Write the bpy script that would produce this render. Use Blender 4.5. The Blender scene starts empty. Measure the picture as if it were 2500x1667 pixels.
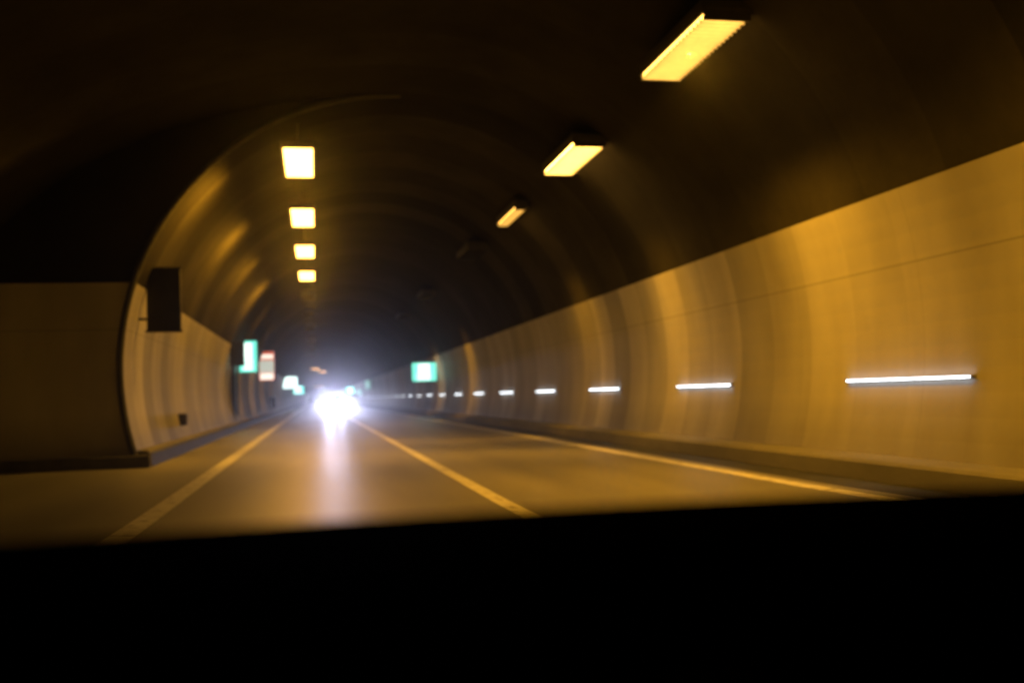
import bpy, bmesh, math, random
from mathutils import Matrix, Vector
R = math.radians
S = bpy.context.scene
C = S.collection
random.seed(7)

# ------------------------------------------------------------------ camera
cam_d = bpy.data.cameras.new("camera")
cam = bpy.data.objects.new("camera", cam_d); C.objects.link(cam); S.camera = cam
cam_d.sensor_width = 36.0; cam_d.sensor_fit = 'HORIZONTAL'
FPX = 2430.0                                        # focal length in pixels of the 2500 px wide photograph
cam_d.lens = FPX / 2500 * 36
cam_d.clip_start = 0.05; cam_d.clip_end = 2000
EYE = 1.15
d = Vector((770 - 1250, -(974 - 833.5), -FPX)).normalized()          # tunnel axis seen in camera space
ro = R(1.8)
u = Vector((-math.sin(ro), math.cos(ro), 0)); u.z = -(u.x * d.x + u.y * d.y) / d.z; u.normalize()
r = d.cross(u)
M3 = Matrix((r, d, u))                               # camera space -> world
cam.matrix_world = Matrix.Translation((0, 0, EYE)) @ M3.to_4x4()
cam_d.dof.use_dof = True
cam_d.dof.focus_distance = 4.6
cam_d.dof.aperture_fstop = 1.4

# ------------------------------------------------------------------ world, exposure, sampling
W = bpy.data.worlds.new("World"); S.world = W; W.use_nodes = True
W.node_tree.nodes["Background"].inputs[0].default_value = (0.004, 0.005, 0.008, 1)   # night outside the tunnel
W.node_tree.nodes["Background"].inputs[1].default_value = 0.1
S.view_settings.view_transform = 'Standard'; S.view_settings.look = 'None'
S.view_settings.exposure = 0; S.view_settings.gamma = 1
cy = S.cycles
cy.max_bounces = 6; cy.diffuse_bounces = 3; cy.glossy_bounces = 3; cy.volume_bounces = 0
cy.caustics_reflective = False; cy.caustics_refractive = False
cy.sample_clamp_indirect = 4
cy.use_denoising = True

SODIUM = (1.0, 0.43, 0.018)
SODIUM_HOT = (1.0, 0.50, 0.085)
COOL = (0.68, 0.69, 1.0)

# ------------------------------------------------------------------ materials
def nt(name):
    m = bpy.data.materials.new(name); m.use_nodes = True
    t = m.node_tree; b = t.nodes["Principled BSDF"]
    return m, t, b
def rough(name, col, r_=0.7, var=0.25, scale=3.0, bump=0.1, bscale=40.0, spec=0.3, stretch=(1, 1, 1), metal=0.0):
    m, t, b = nt(name); N, L = t.nodes, t.links
    tc = N.new('ShaderNodeTexCoord'); mp = N.new('ShaderNodeMapping'); mp.inputs['Scale'].default_value = stretch
    L.new(tc.outputs['Object'], mp.inputs[0])
    n1 = N.new('ShaderNodeTexNoise'); n1.inputs['Scale'].default_value = scale; n1.inputs['Detail'].default_value = 7
    n1.inputs['Roughness'].default_value = 0.65
    L.new(mp.outputs[0], n1.inputs['Vector'])
    rp = N.new('ShaderNodeValToRGB')
    rp.color_ramp.elements[0].position = 0.3; rp.color_ramp.elements[1].position = 0.7
    rp.color_ramp.elements[0].color = tuple(c * (1 - var) for c in col) + (1,)
    rp.color_ramp.elements[1].color = tuple(min(1, c * (1 + var)) for c in col) + (1,)
    L.new(n1.outputs['Fac'], rp.inputs[0]); L.new(rp.outputs[0], b.inputs['Base Color'])
    n2 = N.new('ShaderNodeTexNoise'); n2.inputs['Scale'].default_value = bscale; n2.inputs['Detail'].default_value = 4
    L.new(tc.outputs['Object'], n2.inputs['Vector'])
    bp = N.new('ShaderNodeBump'); bp.inputs['Strength'].default_value = bump; bp.inputs['Distance'].default_value = 0.02
    L.new(n2.outputs['Fac'], bp.inputs['Height']); L.new(bp.outputs[0], b.inputs['Normal'])
    b.inputs['Roughness'].default_value = r_; b.inputs['Specular IOR Level'].default_value = spec
    b.inputs['Metallic'].default_value = metal
    return m
def glow(name, col, s, base=(0.6, 0.6, 0.6)):
    m, t, b = nt(name)
    b.inputs['Base Color'].default_value = base + (1,)
    b.inputs['Emission Color'].default_value = col + (1,); b.inputs['Emission Strength'].default_value = s
    return m
def light_band_tone(t, width, lo, hi):
    """painted light bands: one random grey factor per ring of the lining along y."""
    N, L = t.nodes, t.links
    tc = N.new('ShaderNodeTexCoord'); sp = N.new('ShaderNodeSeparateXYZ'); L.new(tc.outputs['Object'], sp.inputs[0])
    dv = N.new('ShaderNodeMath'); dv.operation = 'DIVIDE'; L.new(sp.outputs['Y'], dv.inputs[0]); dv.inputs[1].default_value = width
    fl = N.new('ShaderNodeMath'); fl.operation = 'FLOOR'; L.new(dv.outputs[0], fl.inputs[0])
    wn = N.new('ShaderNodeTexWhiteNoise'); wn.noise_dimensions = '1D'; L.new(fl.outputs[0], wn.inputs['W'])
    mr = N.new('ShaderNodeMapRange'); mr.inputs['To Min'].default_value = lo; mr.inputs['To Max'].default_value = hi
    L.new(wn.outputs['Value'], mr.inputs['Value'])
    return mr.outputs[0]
def light_banded(m, width, lo, hi):
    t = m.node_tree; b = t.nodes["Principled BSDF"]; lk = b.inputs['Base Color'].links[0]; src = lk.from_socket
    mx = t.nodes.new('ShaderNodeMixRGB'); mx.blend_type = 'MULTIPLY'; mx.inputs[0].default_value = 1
    t.links.new(src, mx.inputs[1]); t.links.new(light_band_tone(t, width, lo, hi), mx.inputs[2]); t.links.new(mx.outputs[0], b.inputs['Base Color'])
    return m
def panel_material():
    m, t, b = nt("pale_wall_panel"); N, L = t.nodes, t.links
    tc = N.new('ShaderNodeTexCoord'); sp = N.new('ShaderNodeSeparateXYZ'); L.new(tc.outputs['Object'], sp.inputs[0])
    def mth(op, a, b_=None):
        n = N.new('ShaderNodeMath'); n.operation = op
        for i, v in enumerate((a, b_)):
            if v is None: continue
            if isinstance(v, (int, float)): n.inputs[i].default_value = v
            else: L.new(v, n.inputs[i])
        return n.outputs[0]
    # joints between the panels: one long horizontal joint and a vertical one every three metres
    hz = mth('LESS_THAN', mth('ABSOLUTE', mth('SUBTRACT', sp.outputs['Z'], 2.55)), 0.012)
    vt = mth('LESS_THAN', mth('ABSOLUTE', mth('SUBTRACT', mth('FRACT', mth('MULTIPLY', sp.outputs['Y'], 1 / 3.0)), 0.5)), 0.0012)
    j = mth('MAXIMUM', hz, vt)
    n1 = N.new('ShaderNodeTexNoise'); n1.inputs['Scale'].default_value = 0.9; n1.inputs['Detail'].default_value = 8
    mp = N.new('ShaderNodeMapping'); mp.inputs['Scale'].default_value = (1, 1, 0.35); L.new(tc.outputs['Object'], mp.inputs[0])
    L.new(mp.outputs[0], n1.inputs['Vector'])
    rp = N.new('ShaderNodeValToRGB'); e = rp.color_ramp.elements
    e[0].position = 0.32; e[0].color = (0.40, 0.385, 0.36, 1); e[1].position = 0.68; e[1].color = (0.55, 0.54, 0.52, 1)
    L.new(n1.outputs['Fac'], rp.inputs[0])
    # road film: the lowest half metre is dirtier on every panel
    dirt = N.new('ShaderNodeMapRange'); dirt.inputs['From Min'].default_value = 0.4; dirt.inputs['From Max'].default_value = 1.0
    dirt.inputs['To Min'].default_value = 0.72; dirt.inputs['To Max'].default_value = 1.0; L.new(sp.outputs['Z'], dirt.inputs['Value'])
    mu = N.new('ShaderNodeMixRGB'); mu.blend_type = 'MULTIPLY'; mu.inputs[0].default_value = 1
    L.new(rp.outputs[0], mu.inputs[1]); L.new(dirt.outputs[0], mu.inputs[2])
    tone = light_band_tone(t, 1.2, .70, 1.12); m2 = N.new('ShaderNodeMixRGB'); m2.blend_type = 'MULTIPLY'; m2.inputs[0].default_value = 1  # lamp light bands painted into the panel colour
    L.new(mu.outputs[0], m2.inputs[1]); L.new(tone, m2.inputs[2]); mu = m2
    mx = N.new('ShaderNodeMixRGB'); mx.inputs[2].default_value = (0.16, 0.15, 0.14, 1)
    jf = mth('MULTIPLY', j, 0.42); L.new(jf, mx.inputs[0]); L.new(mu.outputs[0], mx.inputs[1])
    L.new(mx.outputs[0], b.inputs['Base Color'])
    b.inputs['Roughness'].default_value = 0.55; b.inputs['Specular IOR Level'].default_value = 0.3
    return m
def asphalt():
    m, t, b = nt("asphalt"); N, L = t.nodes, t.links
    tc = N.new('ShaderNodeTexCoord')
    mp = N.new('ShaderNodeMapping'); mp.inputs['Scale'].default_value = (1, 0.12, 1); L.new(tc.outputs['Object'], mp.inputs[0])
    n1 = N.new('ShaderNodeTexNoise'); n1.inputs['Scale'].default_value = 0.9; n1.inputs['Detail'].default_value = 6
    L.new(mp.outputs[0], n1.inputs['Vector'])
    n2 = N.new('ShaderNodeTexNoise'); n2.inputs['Scale'].default_value = 55; n2.inputs['Detail'].default_value = 3
    L.new(tc.outputs['Object'], n2.inputs['Vector'])
    rp = N.new('ShaderNodeValToRGB'); e = rp.color_ramp.elements
    e[0].position = 0.3; e[0].color = (0.18, 0.177, 0.17, 1); e[1].position = 0.7; e[1].color = (0.30, 0.293, 0.28, 1)
    L.new(n1.outputs['Fac'], rp.inputs[0])
    mu = N.new('ShaderNodeMixRGB'); mu.blend_type = 'OVERLAY'; mu.inputs[0].default_value = 0.5
    L.new(rp.outputs[0], mu.inputs[1]); L.new(n2.outputs['Fac'], mu.inputs[2]); L.new(mu.outputs[0], b.inputs['Base Color'])
    rr = N.new('ShaderNodeMapRange'); rr.inputs['To Min'].default_value = 0.40; rr.inputs['To Max'].default_value = 0.54
    L.new(n1.outputs['Fac'], rr.inputs['Value']); L.new(rr.outputs[0], b.inputs['Roughness'])
    bp = N.new('ShaderNodeBump'); bp.inputs['Strength'].default_value = 0.25; bp.inputs['Distance'].default_value = 0.004
    L.new(n2.outputs['Fac'], bp.inputs['Height']); L.new(bp.outputs[0], b.inputs['Normal'])
    b.inputs['Specular IOR Level'].default_value = 0.5
    return m
def paint():
    m, t, b = nt("worn_road_paint"); N, L = t.nodes, t.links
    tc = N.new('ShaderNodeTexCoord')
    n1 = N.new('ShaderNodeTexNoise'); n1.inputs['Scale'].default_value = 5; n1.inputs['Detail'].default_value = 8; n1.inputs['Roughness'].default_value = 0.7
    L.new(tc.outputs['Object'], n1.inputs['Vector'])
    rp = N.new('ShaderNodeValToRGB'); e = rp.color_ramp.elements
    e[0].position = 0.33; e[0].color = (0.30, 0.29, 0.28, 1); e[1].position = 0.5; e[1].color = (0.82, 0.81, 0.78, 1)
    L.new(n1.outputs['Fac'], rp.inputs[0]); L.new(rp.outputs[0], b.inputs['Base Color'])
    b.inputs['Roughness'].default_value = 0.6
    return m
M = dict(
    panel=panel_material(), road=asphalt(), paint=paint(),
    vault=light_banded(rough("sooty_vault_concrete", (0.037, 0.034, 0.030), 0.9, 0.35, 0.6, 0.3, 9, 0.1), 1.6, .5, 1.3),  # soot tone with light bands painted over it
    concrete=rough("stained_concrete", (0.27, 0.26, 0.245), 0.85, 0.3, 1.6, 0.25, 25, 0.2, (1, 0.5, 1)),
    darkconc=rough("dark_concrete", (0.10, 0.10, 0.098), 0.85, 0.35, 1.6, 0.25, 25, 0.2),
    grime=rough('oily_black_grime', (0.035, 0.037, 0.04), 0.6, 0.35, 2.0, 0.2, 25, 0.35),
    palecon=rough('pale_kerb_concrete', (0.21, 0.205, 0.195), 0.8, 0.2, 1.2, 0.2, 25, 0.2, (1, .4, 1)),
    housing=rough("grey_lamp_housing", (0.12, 0.12, 0.12), 0.5, 0.15, 5, 0.03, 40, 0.4, metal=0.6),
    louvre=rough("white_louvre_blades", (0.62, 0.61, 0.58), 0.5, 0.1, 5, 0.03, 40, 0.4),
    black=rough("black_painted_steel", (0.018, 0.018, 0.017), 0.5, 0.2, 6, 0.03, 30, 0.3),
    box=rough("dark_grey_cabinet", (0.045, 0.04, 0.036), 0.6, 0.2, 5, 0.03, 40, 0.3),
    door=rough("dull_blue_green_door", (0.05, 0.075, 0.08), 0.5, 0.2, 3, 0.03, 30, 0.4),
    dash=rough("black_dashboard_vinyl", (0.0012, 0.0012, 0.0011), 0.95, 0.2, 8, 0.25, 260, 0.0),
    trim=rough("tan_dashboard_trim", (0.20, 0.16, 0.11), 0.6, 0.15, 9, 0.05, 120, 0.3),
    carpaint=rough("silver_car_paint", (0.32, 0.33, 0.34), 0.35, 0.05, 3, 0.0, 30, 0.5, metal=0.5),
    glass=rough("dark_car_glass", (0.01, 0.011, 0.012), 0.08, 0.1, 3, 0.0, 30, 0.6),
    rubber=rough("tyre_rubber", (0.015, 0.015, 0.015), 0.85, 0.2, 20, 0.1, 90, 0.2),
    alloy=rough("wheel_alloy", (0.4, 0.4, 0.41), 0.4, 0.1, 10, 0.0, 30, 0.5, metal=0.8),
    led=glow("white_lamp_streak_glow", (0.86, 0.93, 1.0), 6.5),
    teal=glow("green_sign_glow", (0.06, 0.90, 0.72), 1.25),
    mint=glow("white_sign_glow", (0.78, 1.0, 0.93), 1.9),
    tealdim=glow("faint_green_sign_glow", (0.12, 0.55, 0.38), 0.5),
    mintdim=glow("faint_white_sign_glow", (0.55, 0.85, 0.72), 0.7),
    red=glow("red_sign_glow", (0.75, 0.13, 0.07), 0.85),
    cream=glow("cream_sign_glow", (1.0, 0.86, 0.72), 1.35),
    grey=glow("grey_sign_glow", (0.62, 0.68, 0.58), 0.8),
    headlamp=glow("headlamp_glow", (0.86, 0.93, 1.0), 260.0),
)

# ------------------------------------------------------------------ mesh helpers
class MB:
    def __init__(s): s.bm = bmesh.new()
    def box(s, x0, x1, y0, y1, z0, z1, bevel=0.0):
        g = bmesh.ops.create_cube(s.bm, size=1)
        vs = g['verts']
        for v in vs:
            v.co = Vector((x0 + (v.co.x + .5) * (x1 - x0), y0 + (v.co.y + .5) * (y1 - y0), z0 + (v.co.z + .5) * (z1 - z0)))
        if bevel:
            es = list({e for v in vs for e in v.link_edges})
            bmesh.ops.bevel(s.bm, geom=es, offset=bevel, segments=2, affect='EDGES', profile=0.6)
        return s
    def tube(s, a, b, rad, seg=12, cap=True, rad2=None):
        a, b = Vector(a), Vector(b); ax = b - a
        g = bmesh.ops.create_cone(s.bm, cap_ends=cap, segments=seg, radius1=rad, radius2=rad if rad2 is None else rad2, depth=ax.length)
        q = ax.to_track_quat('Z', 'Y').to_matrix().to_4x4(); mt = Matrix.Translation((a + b) / 2) @ q
        for v in g['verts']: v.co = mt @ v.co
        return s
    def sweep(s, prof, ys, closed=False):
        """profile (list of (x, z)) extruded along y."""
        rows = [[s.bm.verts.new((x, y, z)) for x, z in prof] for y in ys]
        n = len(prof)
        for a, b in zip(rows, rows[1:]):
            for i in range(n if closed else n - 1):
                k = (i + 1) % n
                s.bm.faces.new((a[i], a[k], b[k], b[i]))
        if closed:
            s.bm.faces.new(list(reversed(rows[0]))); s.bm.faces.new(rows[-1])
        return s
    def poly(s, pts): s.bm.faces.new([s.bm.verts.new(p) for p in pts]); return s
    def build(s, name, m, parent=None, smooth=False, loc=None):
        bmesh.ops.recalc_face_normals(s.bm, faces=s.bm.faces)
        me = bpy.data.meshes.new(name); s.bm.to_mesh(me); s.bm.free()
        me.materials.append(m)
        if smooth:
            for p in me.polygons: p.use_smooth = True
        o = bpy.data.objects.new(name, me); C.objects.link(o)
        if parent: o.parent = parent
        if loc: o.location = loc
        return o
def tag(o, label=None, cat=None, group=None, kind=None):
    for k, v in (('label', label), ('category', cat), ('group', group), ('kind', kind)):
        if v: o[k] = v
    return o
def thing(name, label, cat, loc=(0, 0, 0), group=None):
    o = bpy.data.objects.new(name, None); C.objects.link(o); o.location = loc; o.empty_display_size = 0.2
    return tag(o, label, cat, group)
def dup(root, loc, label):
    c = root.copy(); C.objects.link(c); c.location = loc; c['label'] = label
    def rec(src, dst):
        for ch in list(src.children):
            k = ch.copy(); C.objects.link(k); k.parent = dst; rec(ch, k)
    rec(root, c)
    return c

# ------------------------------------------------------------------ the setting
Y0, YB, Y1 = -14.0, 19.5, 470.0          # open end behind the car, end wall of the lay-by, far end
CX, CZ, RAD = 1.77, 1.80, 5.28           # bore
PT = 3.42                                # top of the pale panels
LX = -6.7                                # far wall of the lay-by
def arc_x(z, side): return CX + side * math.sqrt(RAD ** 2 - (z - CZ) ** 2)
def ys(a, b, step): n = max(1, int(round((b - a) / step))); return [a + (b - a) * i / n for i in range(n + 1)]
ang_p = math.asin((PT - CZ) / RAD)
ang_b = math.asin((-0.05 - CZ) / RAD)

def strip(name, x0, x1, y0, y1, z, m):
    o = MB().poly([(x0, y0, z), (x1, y0, z), (x1, y1, z), (x0, y1, z)]).build(name, m)
    return tag(o, kind='structure')
strip('road', LX - 1.2, 8.0, Y0, Y1, 0.0, M['road'])
# painted lines, each a thin sheet above the asphalt
strip('edge_line', -1.80, -1.56, Y0, Y1, 0.004, M['paint'])
strip('centre_line', 1.83, 2.01, Y0, Y1, 0.004, M['paint'])
strip('gutter', 5.72, 6.31, Y0, Y1, 0.004, M['grime'])
strip('edge_line', 5.30, 5.52, Y0, Y1, 0.004, M['paint'])
# raised walkway with a rounded kerb under the right wall
kb = [(6.30, -0.02), (6.32, 0.20), (6.36, 0.235), (6.50, 0.245)]
tag(MB().sweep(kb, ys(Y0, Y1, 12)).build('kerb', M['palecon']), kind='structure')
tag(MB().sweep([(6.50, 0.245), (7.4, 0.265)], ys(Y0, Y1, 12)).build('walkway', M['palecon']), kind='structure')
# kerb along the left wall of the bore: dark face, paler top
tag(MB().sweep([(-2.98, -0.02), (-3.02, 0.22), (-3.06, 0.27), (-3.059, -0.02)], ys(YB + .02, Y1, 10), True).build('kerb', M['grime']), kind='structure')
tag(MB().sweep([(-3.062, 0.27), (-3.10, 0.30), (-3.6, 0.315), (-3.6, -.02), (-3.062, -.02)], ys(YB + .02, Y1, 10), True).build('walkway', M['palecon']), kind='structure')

# ------------------------------------------------------------------ the tunnel: one thing, its vault, panels, plinths and end wall are parts
tun = thing('road_tunnel', 'dim arched road tunnel with pale lower wall panels under a dark sooty vault', 'tunnel', (0, 0, 0))
def arc(a0, a1, n=28, rad=RAD, ex=None):
    out = []
    for i in range(n + 1):
        a = a0 + (a1 - a0) * i / n
        rx = rad if (ex is None or math.cos(a) >= 0) else ex
        out.append((CX + rx * math.cos(a), CZ + rad * math.sin(a)))
    return out
EX = CX - LX
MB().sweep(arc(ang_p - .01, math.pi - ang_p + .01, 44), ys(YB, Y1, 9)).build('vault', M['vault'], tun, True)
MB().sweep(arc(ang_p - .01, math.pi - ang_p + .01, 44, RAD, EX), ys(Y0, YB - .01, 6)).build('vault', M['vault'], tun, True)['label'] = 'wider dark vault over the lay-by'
# pale panels stand 25 mm proud of the concrete
RP = RAD - 0.025
def lining(side, y0, y1, ex=None):
    a = [(CX + side * (RP if ex is None else ex - .025) * math.cos(t), CZ + RP * math.sin(t)) for t in
         [ang_b + .05 + (ang_p - ang_b - .05) * i / 12 for i in range(13)]]
    a.append((a[-1][0] + side * 0.04, a[-1][1] + 0.001))           # top edge returns to the wall
    return MB().sweep(a, ys(y0, y1, 9)).build('wall_panels', M['panel'], tun, False)
lining(1, Y0, Y1)
lining(-1, YB, Y1)
lining(-1, Y0, YB - .06, EX)
# base course below the right panels; its dark tone paints the wall-base shadow
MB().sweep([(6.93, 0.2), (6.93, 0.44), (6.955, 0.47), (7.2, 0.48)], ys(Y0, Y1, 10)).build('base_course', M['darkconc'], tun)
# end wall of the lay-by, facing the car: dark concrete above, panels below, left of the bore's mouth
def end_wall(z0, z1, y, m, name, th):
    n = 22; pts_o, pts_i = [], []
    for i in range(n + 1):
        z = z0 + (z1 - z0) * i / n
        s = math.sqrt(max(0, 1 - ((z - CZ) / RAD) ** 2))
        pts_o.append((CX - (EX - .005) * s, z)); pts_i.append((CX - RAD * s + (0 if th > .1 else .02), z))
    b = MB()
    for i in range(n):
        q = [pts_o[i], pts_i[i], pts_i[i + 1], pts_o[i + 1]]
        for yy in (y, y + th): b.poly([(x, yy, z) for x, z in q])
        b.poly([(pts_i[i][0], y, pts_i[i][1]), (pts_i[i][0], y + th, pts_i[i][1]), (pts_i[i + 1][0], y + th, pts_i[i + 1][1]), (pts_i[i + 1][0], y, pts_i[i + 1][1])])
    return b.build(name, m, tun)
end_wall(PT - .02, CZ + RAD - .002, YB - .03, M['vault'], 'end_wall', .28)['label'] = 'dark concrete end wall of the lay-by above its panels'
end_wall(-0.05, PT, YB - .055, M['panel'], 'end_wall_panels', .05)['label'] = 'shadowed pale panels on the end wall of the lay-by'
# bullnose trim round the mouth of the bore
tr = MB()
pr = [(CX + (RAD + .02) * math.cos(a), CZ + (RAD + .02) * math.sin(a)) for a in [math.pi - ang_b - (math.pi - ang_b - math.pi / 2) * i / 40 for i in range(41)]]
for p, q in zip(pr, pr[1:]): tr.tube((p[0], YB - .05, p[1]), (q[0], YB - .05, q[1]), 0.06, 10, False)
tr.build('arch_trim', M['darkconc'], tun, True)
MB().box(LX - .3, -2.985, YB - .35, YB - .057, -.02, .22, .02).build('end_wall_kerb', M['darkconc'], tun)

# ------------------------------------------------------------------ luminaires, length drawn out to their motion streaks
def lamp_light(name, power, lat, up, parent, z=-.14, ramp=.2, side=1.0, cross=1.0, wide=.03, lobe=0.0):
    """a real lamp's photometric curve: a fan across the tunnel, narrow along it, cut off above."""
    l = bpy.data.lights.new(name, 'POINT'); l.energy = power; l.color = SODIUM; l.shadow_soft_size = 0.08
    l.use_nodes = True; t = l.node_tree; N, L = t.nodes, t.links
    em = N["Emission"]
    tc = N.new('ShaderNodeTexCoord'); sp = N.new('ShaderNodeSeparateXYZ'); L.new(tc.outputs['Normal'], sp.inputs[0])
    def mth(op, a, b=None, c=None):
        n = N.new('ShaderNodeMath'); n.operation = op
        for i, v in enumerate((a, b, c)):
            if v is None: continue
            if isinstance(v, (int, float)): n.inputs[i].default_value = v
            else: L.new(v, n.inputs[i])
        return n.outputs[0]
    y = mth('DIVIDE', sp.outputs['Y'], lat)
    fan = mth('EXPONENT', mth('MULTIPLY', mth('MULTIPLY', y, y), -1.0))
    zt = mth('DIVIDE', sp.outputs['Z'], mth('SQRT', mth('SUBTRACT', 1.0001, mth('MULTIPLY', sp.outputs['Y'], sp.outputs['Y']))))   # slope within the cross-section
    mr = N.new('ShaderNodeMapRange'); mr.interpolation_type = 'SMOOTHSTEP'
    mr.inputs['From Min'].default_value = up; mr.inputs['From Max'].default_value = up - ramp
    mr.inputs['To Min'].default_value = 0.0; mr.inputs['To Max'].default_value = 1.0
    L.new(zt, mr.inputs['Value'])
    base = mth('ADD', mth('MULTIPLY', fan, 1 - wide), wide)
    def ease(v, a, b, lo, hi):
        n = N.new('ShaderNodeMapRange'); n.interpolation_type = 'SMOOTHSTEP'; L.new(v, n.inputs['Value'])
        for k, q in zip(('From Min', 'From Max', 'To Min', 'To Max'), (a, b, lo, hi)): n.inputs[k].default_value = q
        return n.outputs[0]
    f = mth('MULTIPLY', base, mr.outputs[0])
    f = mth('MULTIPLY', f, ease(mth('MULTIPLY', zt, -1.0), .72, .95, side, 1.0))     # weaker to the sides than downwards
    if lobe:                                                                                   # sideways lobe of a drop lens, towards the near wall
        q = mth('DIVIDE', mth('ADD', sp.outputs['Z'], .27), .2)
        g = mth('MULTIPLY', mth('EXPONENT', mth('MULTIPLY', mth('MULTIPLY', q, q), -1.0)), ease(mth('MULTIPLY', sp.outputs['X'], -1.0), .2, .6, 0.0, lobe))
        f = mth('MULTIPLY', f, mth('ADD', g, 1.0))
    f = mth('MULTIPLY', f, ease(sp.outputs['X'], .35, .75, 1.0, cross))                           # reflector turned away from the far wall
    L.new(f, em.inputs['Strength'])
    o = bpy.data.objects.new(name, l); C.objects.link(o); o.parent = parent; o.location = (0, 0, z)
    return o
def luminaire(name, label, loc, power, hot, group, louvre, length=2.3, width=0.56, drop=0.5, **beam):
    t = thing(name, label, 'ceiling lamp', loc, group)
    hl, hw = length / 2, width / 2
    h = MB().box(-hw - .05, hw + .05, -hl - .06, hl + .06, 0.0, 0.13, .02)
    h.box(-hw - .05, -hw - .02, -hl - .06, hl + .06, -.05, -.001); h.box(hw + .02, hw + .05, -hl - .06, hl + .06, -.05, -.001)
    if louvre:
        for s in (-1, 1): h.box(-hw - .019, hw + .019, s * (hl + .04) - .015, s * (hl + .04) + .015, -.12, -.001)
    h.build('housing', M['housing'], t)
    for s in (-1, 1): MB().tube((0, s * hl * .6, .13), (0, s * hl * .6, .13 + drop), .018, 8).build('hanger', M['housing'], t)
    MB().box(-hw, hw, -hl, hl, -.06, -.002, .012).build('lens', hot, t)
    if louvre:
        f = MB(); n = 19
        for i in range(n + 1):
            yy = -hl + length * i / n
            f.box(-hw - .015, hw + .015, yy - .006, yy + .006, -.115, -.062)
        f.build('louvre', M['box'] if hot is off else M['louvre'], t)
        
    if power: lamp_light('lamp_light', power, parent=t, **beam)
    return t
hotL = glow("hot_lens", SODIUM_HOT, 13.0)
hotY = glow("yellow_lens", SODIUM_HOT, 22.0)
hotR = glow("amber_lens", SODIUM_HOT, 7.0)
hotM = glow("dull_amber_lens", SODIUM_HOT, 6.0)
off = glow("faint_lens", SODIUM_HOT, 0.03, (0.06, 0.058, 0.055))
far = glow("far_amber_lens", (1.0, 0.52, 0.13), 4.0)
gL, gR, gF = 'lamps hung in the left ceiling row', 'lamps in the right ceiling row', 'far amber lamps'
PL, PR = 900, 880
for y, lab in ((20.6, 'largest white hot lamp of the left ceiling row, nearest the lay-by end wall'),
               (26.9, 'glowing lamp in the left ceiling row, second from the top of the picture'),
               (33.1, 'glowing lamp in the left ceiling row, between the second and the lowest one'),
               (39.7, 'lowest white hot lamp of the left ceiling row, with a hazy halo')):
    luminaire('ceiling_lamp', lab, (-.23, y, 6.0), PL, hotL, gL, False, drop=.48, up=.05, lat=.42, ramp=.35, side=.42, cross=.06, wide=.2, lobe=7.5)
for y in (47.5, 57.0, 68.0, 82.0, 98.0):
    luminaire('ceiling_lamp', 'dim shielded lamp in the left ceiling row, beyond its lowest bright lamp', (-.23, y, 6.0), PL * .95, off,
              'dim lamps in the far stretch of the left ceiling row', True, drop=.48, up=-.1, ramp=.3, lat=.36, side=.6, cross=.5)
for y, p, m, lab in ((12.3, PR * 1.3, hotR, 'longest yellow louvred lamp at the upper right, nearest the car'),
                     (18.5, PR * .85, hotY, 'bright yellow lamp of the right ceiling row, second from the upper right'),
                     (24.7, PR * .65, hotM, 'thin dull amber lamp of the right ceiling row, third from the upper right'),
                     (31.2, 0, off, 'unlit lamp of the right ceiling row, just beyond the thin amber one'),
                     (44.5, PR * .65, off, 'shielded lamp over the right wall, before the right green sign'),
                     (56.5, PR * .65, off, 'shielded lamp close above the right green sign')):
    luminaire('ceiling_lamp', lab, (5.0, y, 5.7), p, m, gR, True, drop=.08, up=-.66, ramp=.12, lat=.33 if y > 13 else .8, width=.24 if 24 < y < 25 else .56)
luminaire('ceiling_lamp', 'yellow lamp of the right ceiling row beside the car, above the picture', (5.0, 5.9, 5.7), PR * 1.5, hotR, gR, True, drop=.08, up=-.6, ramp=.15, lat=.95)
for x, y, lab in ((.1, 163, 'upper left one of the four tiny amber lamps above the headlight glare'),
                  (1.35, 180, 'upper right one of the four tiny amber lamps above the headlight glare'),
                  (.4, 380, 'lower left one of the four tiny amber lamps, just above the headlight glare'),
                  (2.6, 400, 'lower right one of the four tiny amber lamps, just above the headlight glare')):
    luminaire('ceiling_lamp', lab, (x, y, 6.0), 0, far, gF, False, width=1.3, drop=.5)

# ------------------------------------------------------------------ small wall lamps on the right, drawn out to their motion streaks
def lamp_streak(loc, label):
    t = thing('lamp_streak', label, 'wall lamp', loc, 'white lamp streaks along the right wall')
    MB().box(.028, .05, -1.32, 1.32, -.018, .018, .004).build('housing', M['palecon'], t)  # housing, caps and brackets added around a point lamp's streak
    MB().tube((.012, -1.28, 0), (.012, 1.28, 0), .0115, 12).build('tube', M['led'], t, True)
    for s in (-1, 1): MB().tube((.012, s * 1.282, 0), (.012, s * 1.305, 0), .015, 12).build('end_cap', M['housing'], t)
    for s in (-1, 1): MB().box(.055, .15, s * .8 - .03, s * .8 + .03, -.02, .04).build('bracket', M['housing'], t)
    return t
streak_y = [10.87 + 6.35 * i for i in range(25)]
names = ['longest white lamp streak on the right wall, nearest the car',
         'second white lamp streak from the right edge, on the amber wall',
         'third white lamp streak from the right edge, on the amber wall',
         'fourth white lamp streak from the right edge, on the amber wall',
         'fifth white lamp streak from the right edge, in the dark stretch of wall',
         'sixth white lamp streak from the right edge, in the dark stretch of wall',
         'short white lamp streak, seventh from the right edge of the picture',
         'short white lamp streak, eighth from the right edge of the picture']
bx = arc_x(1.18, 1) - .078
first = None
for i, y in enumerate(streak_y):
    lab = names[i] if i < 8 else ('tiny white lamp streak in the merging row below the right green sign' if i < 13 else
                                  'tiny white lamp streak in the far end of the row, next to the headlight glare')
    if first is None: first = lamp_streak((bx, y, 1.17), lab)
    else: dup(first, (bx, y, 1.17), lab)

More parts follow.
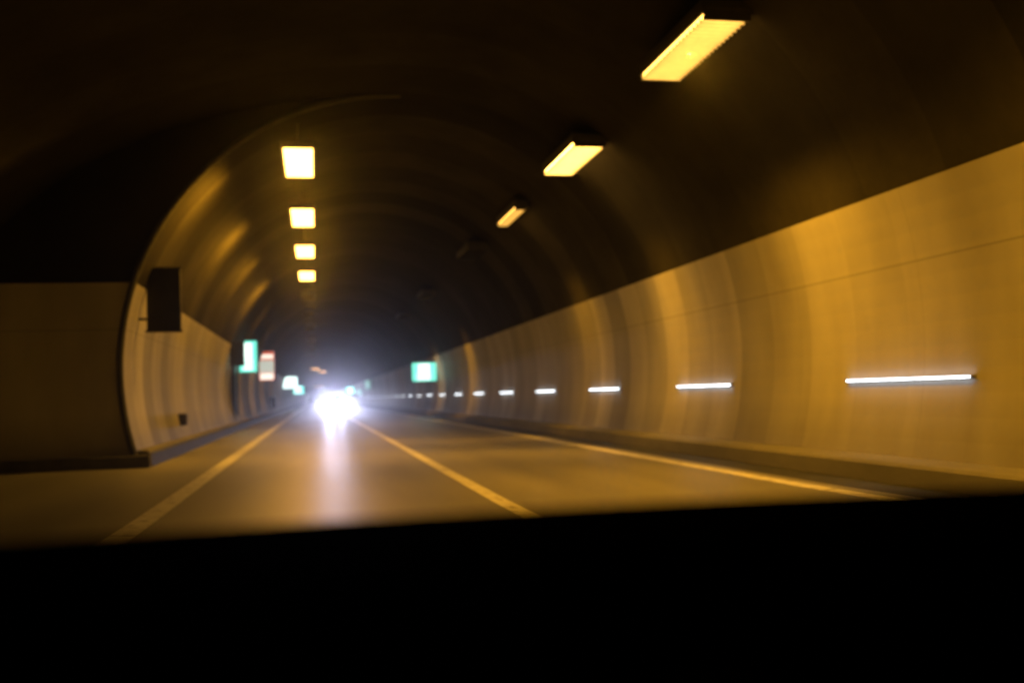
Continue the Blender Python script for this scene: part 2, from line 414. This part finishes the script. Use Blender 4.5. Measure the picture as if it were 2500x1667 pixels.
# ------------------------------------------------------------------ signs and wall equipment
def exit_sign(name, label, loc, w, h, side, faces, group='green exit signs'):
    """double-sided box sign standing out from the wall on an arm; side -1 left wall, +1 right wall."""
    t = thing(name, label, 'sign', loc, group)
    MB().box(-w / 2, w / 2, -.09, .09, -h / 2, h / 2, .02).build('case', M['box'], t)
    MB().box(-w / 2 + .03, w / 2 - .03, -.098, -.092, -h / 2 + .03, h / 2 - .03).build('face', M[faces[0]], t)
    g = MB(); iw = w * .23
    g.box(-iw, iw * .92, -.104, -.1, -h * .08, h * .41)
    for k in range(3): g.box(-iw * 1.25, iw * 1.1, -.104, -.1, -h * .41 + k * h * .115, -h * .41 + k * h * .115 + h * .075)
    g.build('pictogram', M[faces[1]], t)
    for z in (-h * .3, h * .3): MB().tube((side * w / 2, 0, z), (side * (w / 2 + .75), 0, z), .025, 8).build('arm', M['black'], t)
    return t
exit_sign('exit_sign', 'large bright green and white sign on the left wall, beside the red one', (-2.88, 45.5, 3.12), .80, 1.42, -1, ('teal', 'mint'))
exit_sign('exit_sign', 'pale green sign on the left wall, next to the headlight glare', (-2.75, 112, 3.05), 1.7, 1.3, -1, ('mint', 'mint'))
exit_sign('exit_sign', 'small pale green sign on the left wall, lower and nearer the headlight glare', (-2.7, 165, 2.7), 1.9, 1.3, -1, ('teal', 'mint'))
exit_sign('exit_sign', 'bright mint green sign standing out from the right wall above the lamp streaks', (6.2, 57.5, 2.52), 1.45, 1.1, 1, ('teal', 'mint'))
exit_sign('exit_sign', 'dim narrow green sign high on the right wall, left of the bright mint one', (6.3, 123, 2.72), .75, 1.1, 1, ('tealdim', 'mintdim'))
exit_sign('exit_sign', 'faint green sign low on the right wall, above the far lamp streaks', (6.3, 148, 1.95), .95, .9, 1, ('tealdim', 'mintdim'))
exit_sign('exit_sign', 'small green sign on the right wall, nearest to the headlight glare', (6.1, 180, 2.5), 1.4, 1.3, 1, ('teal', 'mint'))

t = thing('red_sign', 'tall red and cream banded sign on the left wall', 'sign', (-2.82, 61.5, 3.22))
w, h = .92, 1.75
MB().box(-w / 2, w / 2, -.1, .1, -h / 2, h / 2, .02).build('case', M['box'], t)
MB().box(-w / 2 + .02, w / 2 - .02, -.108, -.102, -h / 2 + .02, h / 2 - .02).build('face', M['red'], t)
for za, zb in ((.26, .39), (-.46, -.25)): MB().box(-w * .42, w * .42, -.114, -.11, h * za, h * zb).build('cream_band', M['cream'], t)
MB().box(-w * .45, w * .45, -.114, -.11, -h * .22, h * .19).build('pale_field', M['grey'], t)
for z in (-h * .3, h * .3): MB().tube((-w / 2, 0, z), (-w / 2 - .55, 0, z), .025, 8).build('arm', M['black'], t)

def dark_sign(label, loc, w, h):
    t = thing('dark_sign', label, 'sign', loc, 'unlit boards on the left wall')
    MB().box(-w / 2, w / 2, -.07, .07, -h / 2, h / 2, .015).build('board', M['black'], t)
    for s in (-1, 1): MB().box(-w / 2 - .03, w / 2 + .03, -.085, -.072, s * h / 2 - .02, s * h / 2 + .02).build('frame_rail', M['box'], t)
    for z in (-h * .3, h * .3): MB().tube((-w / 2, 0, z), (-w / 2 - .5, 0, z), .025, 8).build('arm', M['black'], t)
dark_sign('large unlit dark board hanging from the left wall just inside the arch', (-2.90, 20.6, 3.2), .64, 1.25)
dark_sign('small unlit dark board on the left wall, touching the large green sign', (-3.02, 41.0, 3.05), .56, .95)

t = thing('wall_box', 'small dark box low on the left wall near the arch', 'wall box', (-3.34, 26.4, .74))
MB().box(-.13, .13, -.14, .14, -.15, .15, .015).build('case', M['box'], t)
MB().box(.131, .145, -.11, .11, -.12, .12, .004).build('lid', M['box'], t)

t = thing('wall_box', 'dark purple-grey box on the lit far part of the left wall', 'wall box', (-3.30, 80, 1.0))
MB().box(-.2, .22, -.25, .25, -.45, .45, .02).build('case', M['box'], t)
MB().box(.221, .235, -.2, .2, -.38, .38, .004).build('lid', M['box'], t)

t = thing('service_door', 'dark blue-green door in the left wall under the large green sign', 'door', (-3.36, 44.3, .315))
MB().box(-.14, .02, -.95, .95, 0, 2.25, .01).build('leaf', M['door'], t)
MB().box(-.14, .06, -1.06, -.952, 0, 2.36).box(-.14, .06, .952, 1.06, 0, 2.36).box(-.14, .06, -.951, .951, 2.252, 2.36).build('frame', M['black'], t)
MB().tube((.022, -.8, 1.0), (.07, -.8, 1.0), .014, 8).tube((.07, -.8, 1.0), (.07, -.62, 1.0), .014, 8).build('handle', M['alloy'], t)

# ------------------------------------------------------------------ oncoming cars
def low_beam(l):
    """photometric curve of a dipped headlight: strongest just below the horizon, soft cut-off above, a few degrees wide."""
    l.use_nodes = True; t = l.node_tree; N, L = t.nodes, t.links; em = N["Emission"]
    tc = N.new('ShaderNodeTexCoord'); sp = N.new('ShaderNodeSeparateXYZ'); L.new(tc.outputs['Normal'], sp.inputs[0])
    def mth(op, a, b=None):
        n = N.new('ShaderNodeMath'); n.operation = op
        for i, v in enumerate((a, b)):
            if v is None: continue
            if isinstance(v, (int, float)): n.inputs[i].default_value = v
            else: L.new(v, n.inputs[i])
        return n.outputs[0]
    def gauss(v, w):
        q = mth('DIVIDE', v, w); return mth('EXPONENT', mth('MULTIPLY', mth('MULTIPLY', q, q), -1.0))
    x, y = sp.outputs['X'], sp.outputs['Y']
    above = mth('MAXIMUM', y, 0.0); below = mth('MINIMUM', y, 0.0)
    up = gauss(above, .02); dn = gauss(below, .09)
    dip = mth('MULTIPLY', mth('SUBTRACT', 1.0, gauss(below, .006)), 1.6)
    hz_ = mth('ADD', mth('MULTIPLY', gauss(x, .03), 1.0), mth('MULTIPLY', gauss(x, .35), .012))
    v = mth('MULTIPLY', mth('MULTIPLY', up, dn), mth('ADD', dip, 1.0))
    L.new(mth('MULTIPLY', v, hz_), em.inputs['Strength'])
def make_car(label, loc):
    t = thing('oncoming_car', label, 'car', loc, 'oncoming cars')
    # lofted body, front towards -y
    secs = [(-2.12, .62, .34, .66), (-2.02, .80, .24, .78), (-1.5, .87, .22, .92), (-.85, .89, .20, 1.0), (.3, .90, .20, 1.02), (1.3, .89, .22, 1.02), (1.95, .84, .28, .98), (2.08, .72, .36, .86)]
    b = MB(); rows = []
    for y, hw, z0, z1 in secs:
        prof = [(-hw * .9, z0), (-hw, z0 + .12), (-hw, z0 + (z1 - z0) * .62), (-hw * .93, z1 - .05), (-hw * .8, z1), (0, z1 + .02), (hw * .8, z1), (hw * .93, z1 - .05), (hw, z0 + (z1 - z0) * .62), (hw, z0 + .12), (hw * .9, z0)]
        rows.append([b.bm.verts.new((x, y, z)) for x, z in prof])
    for a, c in zip(rows, rows[1:]):
        n = len(a)
        for i in range(n): b.bm.faces.new((a[i], a[(i + 1) % n], c[(i + 1) % n], c[i]))
    b.bm.faces.new(rows[0]); b.bm.faces.new(list(reversed(rows[-1])))
    b.build('body', M['carpaint'], t, True)
    b = MB(); rows = []
    for y, hw, z in ((-.95, .76, 1.0), (-.15, .64, 1.44), (.75, .64, 1.47), (1.75, .72, 1.0)):
        rows.append([b.bm.verts.new(p) for p in ((-hw - .04, y, min(z, 1.0)), (-hw, y, z), (hw, y, z), (hw + .04, y, min(z, 1.0)))])
    for a, c in zip(rows, rows[1:]):
        for i in range(3): b.bm.faces.new((a[i], a[i + 1], c[i + 1], c[i]))
    b.build('cabin_glass', M['glass'], t)
    MB().box(-.66, .66, -.16, .80, 1.455, 1.495, .02).build('roof', M['carpaint'], t)
    MB().box(-.5, .5, -2.15, -2.1, .36, .58, .01).build('grille', M['black'], t)
    MB().box(-.26, .26, -2.165, -2.152, .40, .51).build('number_plate', M['concrete'], t)
    for s in (-1, 1):
        hb = MB().tube((s * .64, -2.05, .66), (s * .64, -1.95, .66), .11, 20).build('headlight', M['headlamp'], t)
        MB().box(s * .72, s * .95 + .05 * s, -.72, -.6, 1.0, 1.13, .02).build('mirror', M['carpaint'], t) if s > 0 else MB().box(-1.0, -.72, -.72, -.6, 1.0, 1.13, .02).build('mirror', M['carpaint'], t)
        for y in (-1.32, 1.32):
            wh = MB().tube((s * .90, y, .31), (s * .70, y, .31), .31, 26).build('wheel', M['rubber'], t)
            MB().tube((s * .915, y, .31), (s * .895, y, .31), .20, 18).build('rim', M['alloy'], wh)
        l = bpy.data.lights.new('headlight_beam', 'SPOT'); l.energy = HEAD; l.color = COOL; l.shadow_soft_size = .1
        l.spot_size = R(60); l.spot_blend = 1.0; low_beam(l)
        lo = bpy.data.objects.new('headlight_beam', l); C.objects.link(lo); lo.parent = t
        lo.location = (s * .64, -2.2, .66); lo.rotation_euler = (R(90), 0, R(180))
    return t
HEAD = 18000
c0 = make_car('nearest oncoming car, right in the middle of the white headlight glare', (2.25, 118, 0))
dup(c0, (2.2, 160, 0), 'farther oncoming car hidden behind the white headlight glare')

# ------------------------------------------------------------------ the dashboard of our own car along the bottom of the picture
t = thing('car_dashboard', 'black car dashboard across the bottom of the picture, out of focus', 'dashboard', (0, 0, 0))
def dash_rows(prof, x0, x1, n, crown):
    b = MB(); rows = []
    for i in range(n + 1):
        x = x0 + (x1 - x0) * i / n; k = (x - .2) / 1.0
        rows.append([b.bm.verts.new((x, y - .10 * k * k, z - crown * k * k)) for y, z in prof])
    m = len(prof)
    for a, c in zip(rows, rows[1:]):
        for j in range(m): b.bm.faces.new((a[j], a[(j + 1) % m], c[(j + 1) % m], c[j]))
    b.bm.faces.new(rows[0]); b.bm.faces.new(list(reversed(rows[-1])))
    return b
top = [(1.45, .88), (1.25, .97), (1.05, 1.024), (.93, 1.039), (.86, 1.033), (.80, 1.007), (.76, .955), (.745, .88), (.75, .70), (.95, .55), (1.45, .55)]
dash_rows(top, -.95, 1.05, 36, .004).build('top_pad', M['dash'], t, True)
dash_rows([(.735, .872), (.60, .862), (.585, .850), (.59, .80), (.735, .78)], -.9, 1.0, 30, .0).build('trim_shelf', M['trim'], t, True)
v = MB()
for k in range(7): v.box(.02, .34, .7335, .7405, .888 - .0 + k * .007, .8905 + k * .007)
v.build('air_vent', M['black'], t)

# ------------------------------------------------------------------ exhaust haze filling the tunnel
hz = MB().box(-12, 12, -40, 520, -1.2, 10).build('haze', bpy.data.materials.new('tunnel_haze'))
hm = hz.data.materials[0]; hm.use_nodes = True; N = hm.node_tree.nodes
N.remove(N['Principled BSDF'])
pv = N.new('ShaderNodeVolumePrincipled'); pv.inputs['Density'].default_value = 0.001; pv.inputs['Anisotropy'].default_value = 0.958
pv.inputs['Color'].default_value = (.85, .87, .9, 1)
hm.node_tree.links.new(pv.outputs[0], N['Material Output'].inputs['Volume'])
tag(hz, 'thin exhaust haze filling the tunnel', 'haze', kind='stuff')
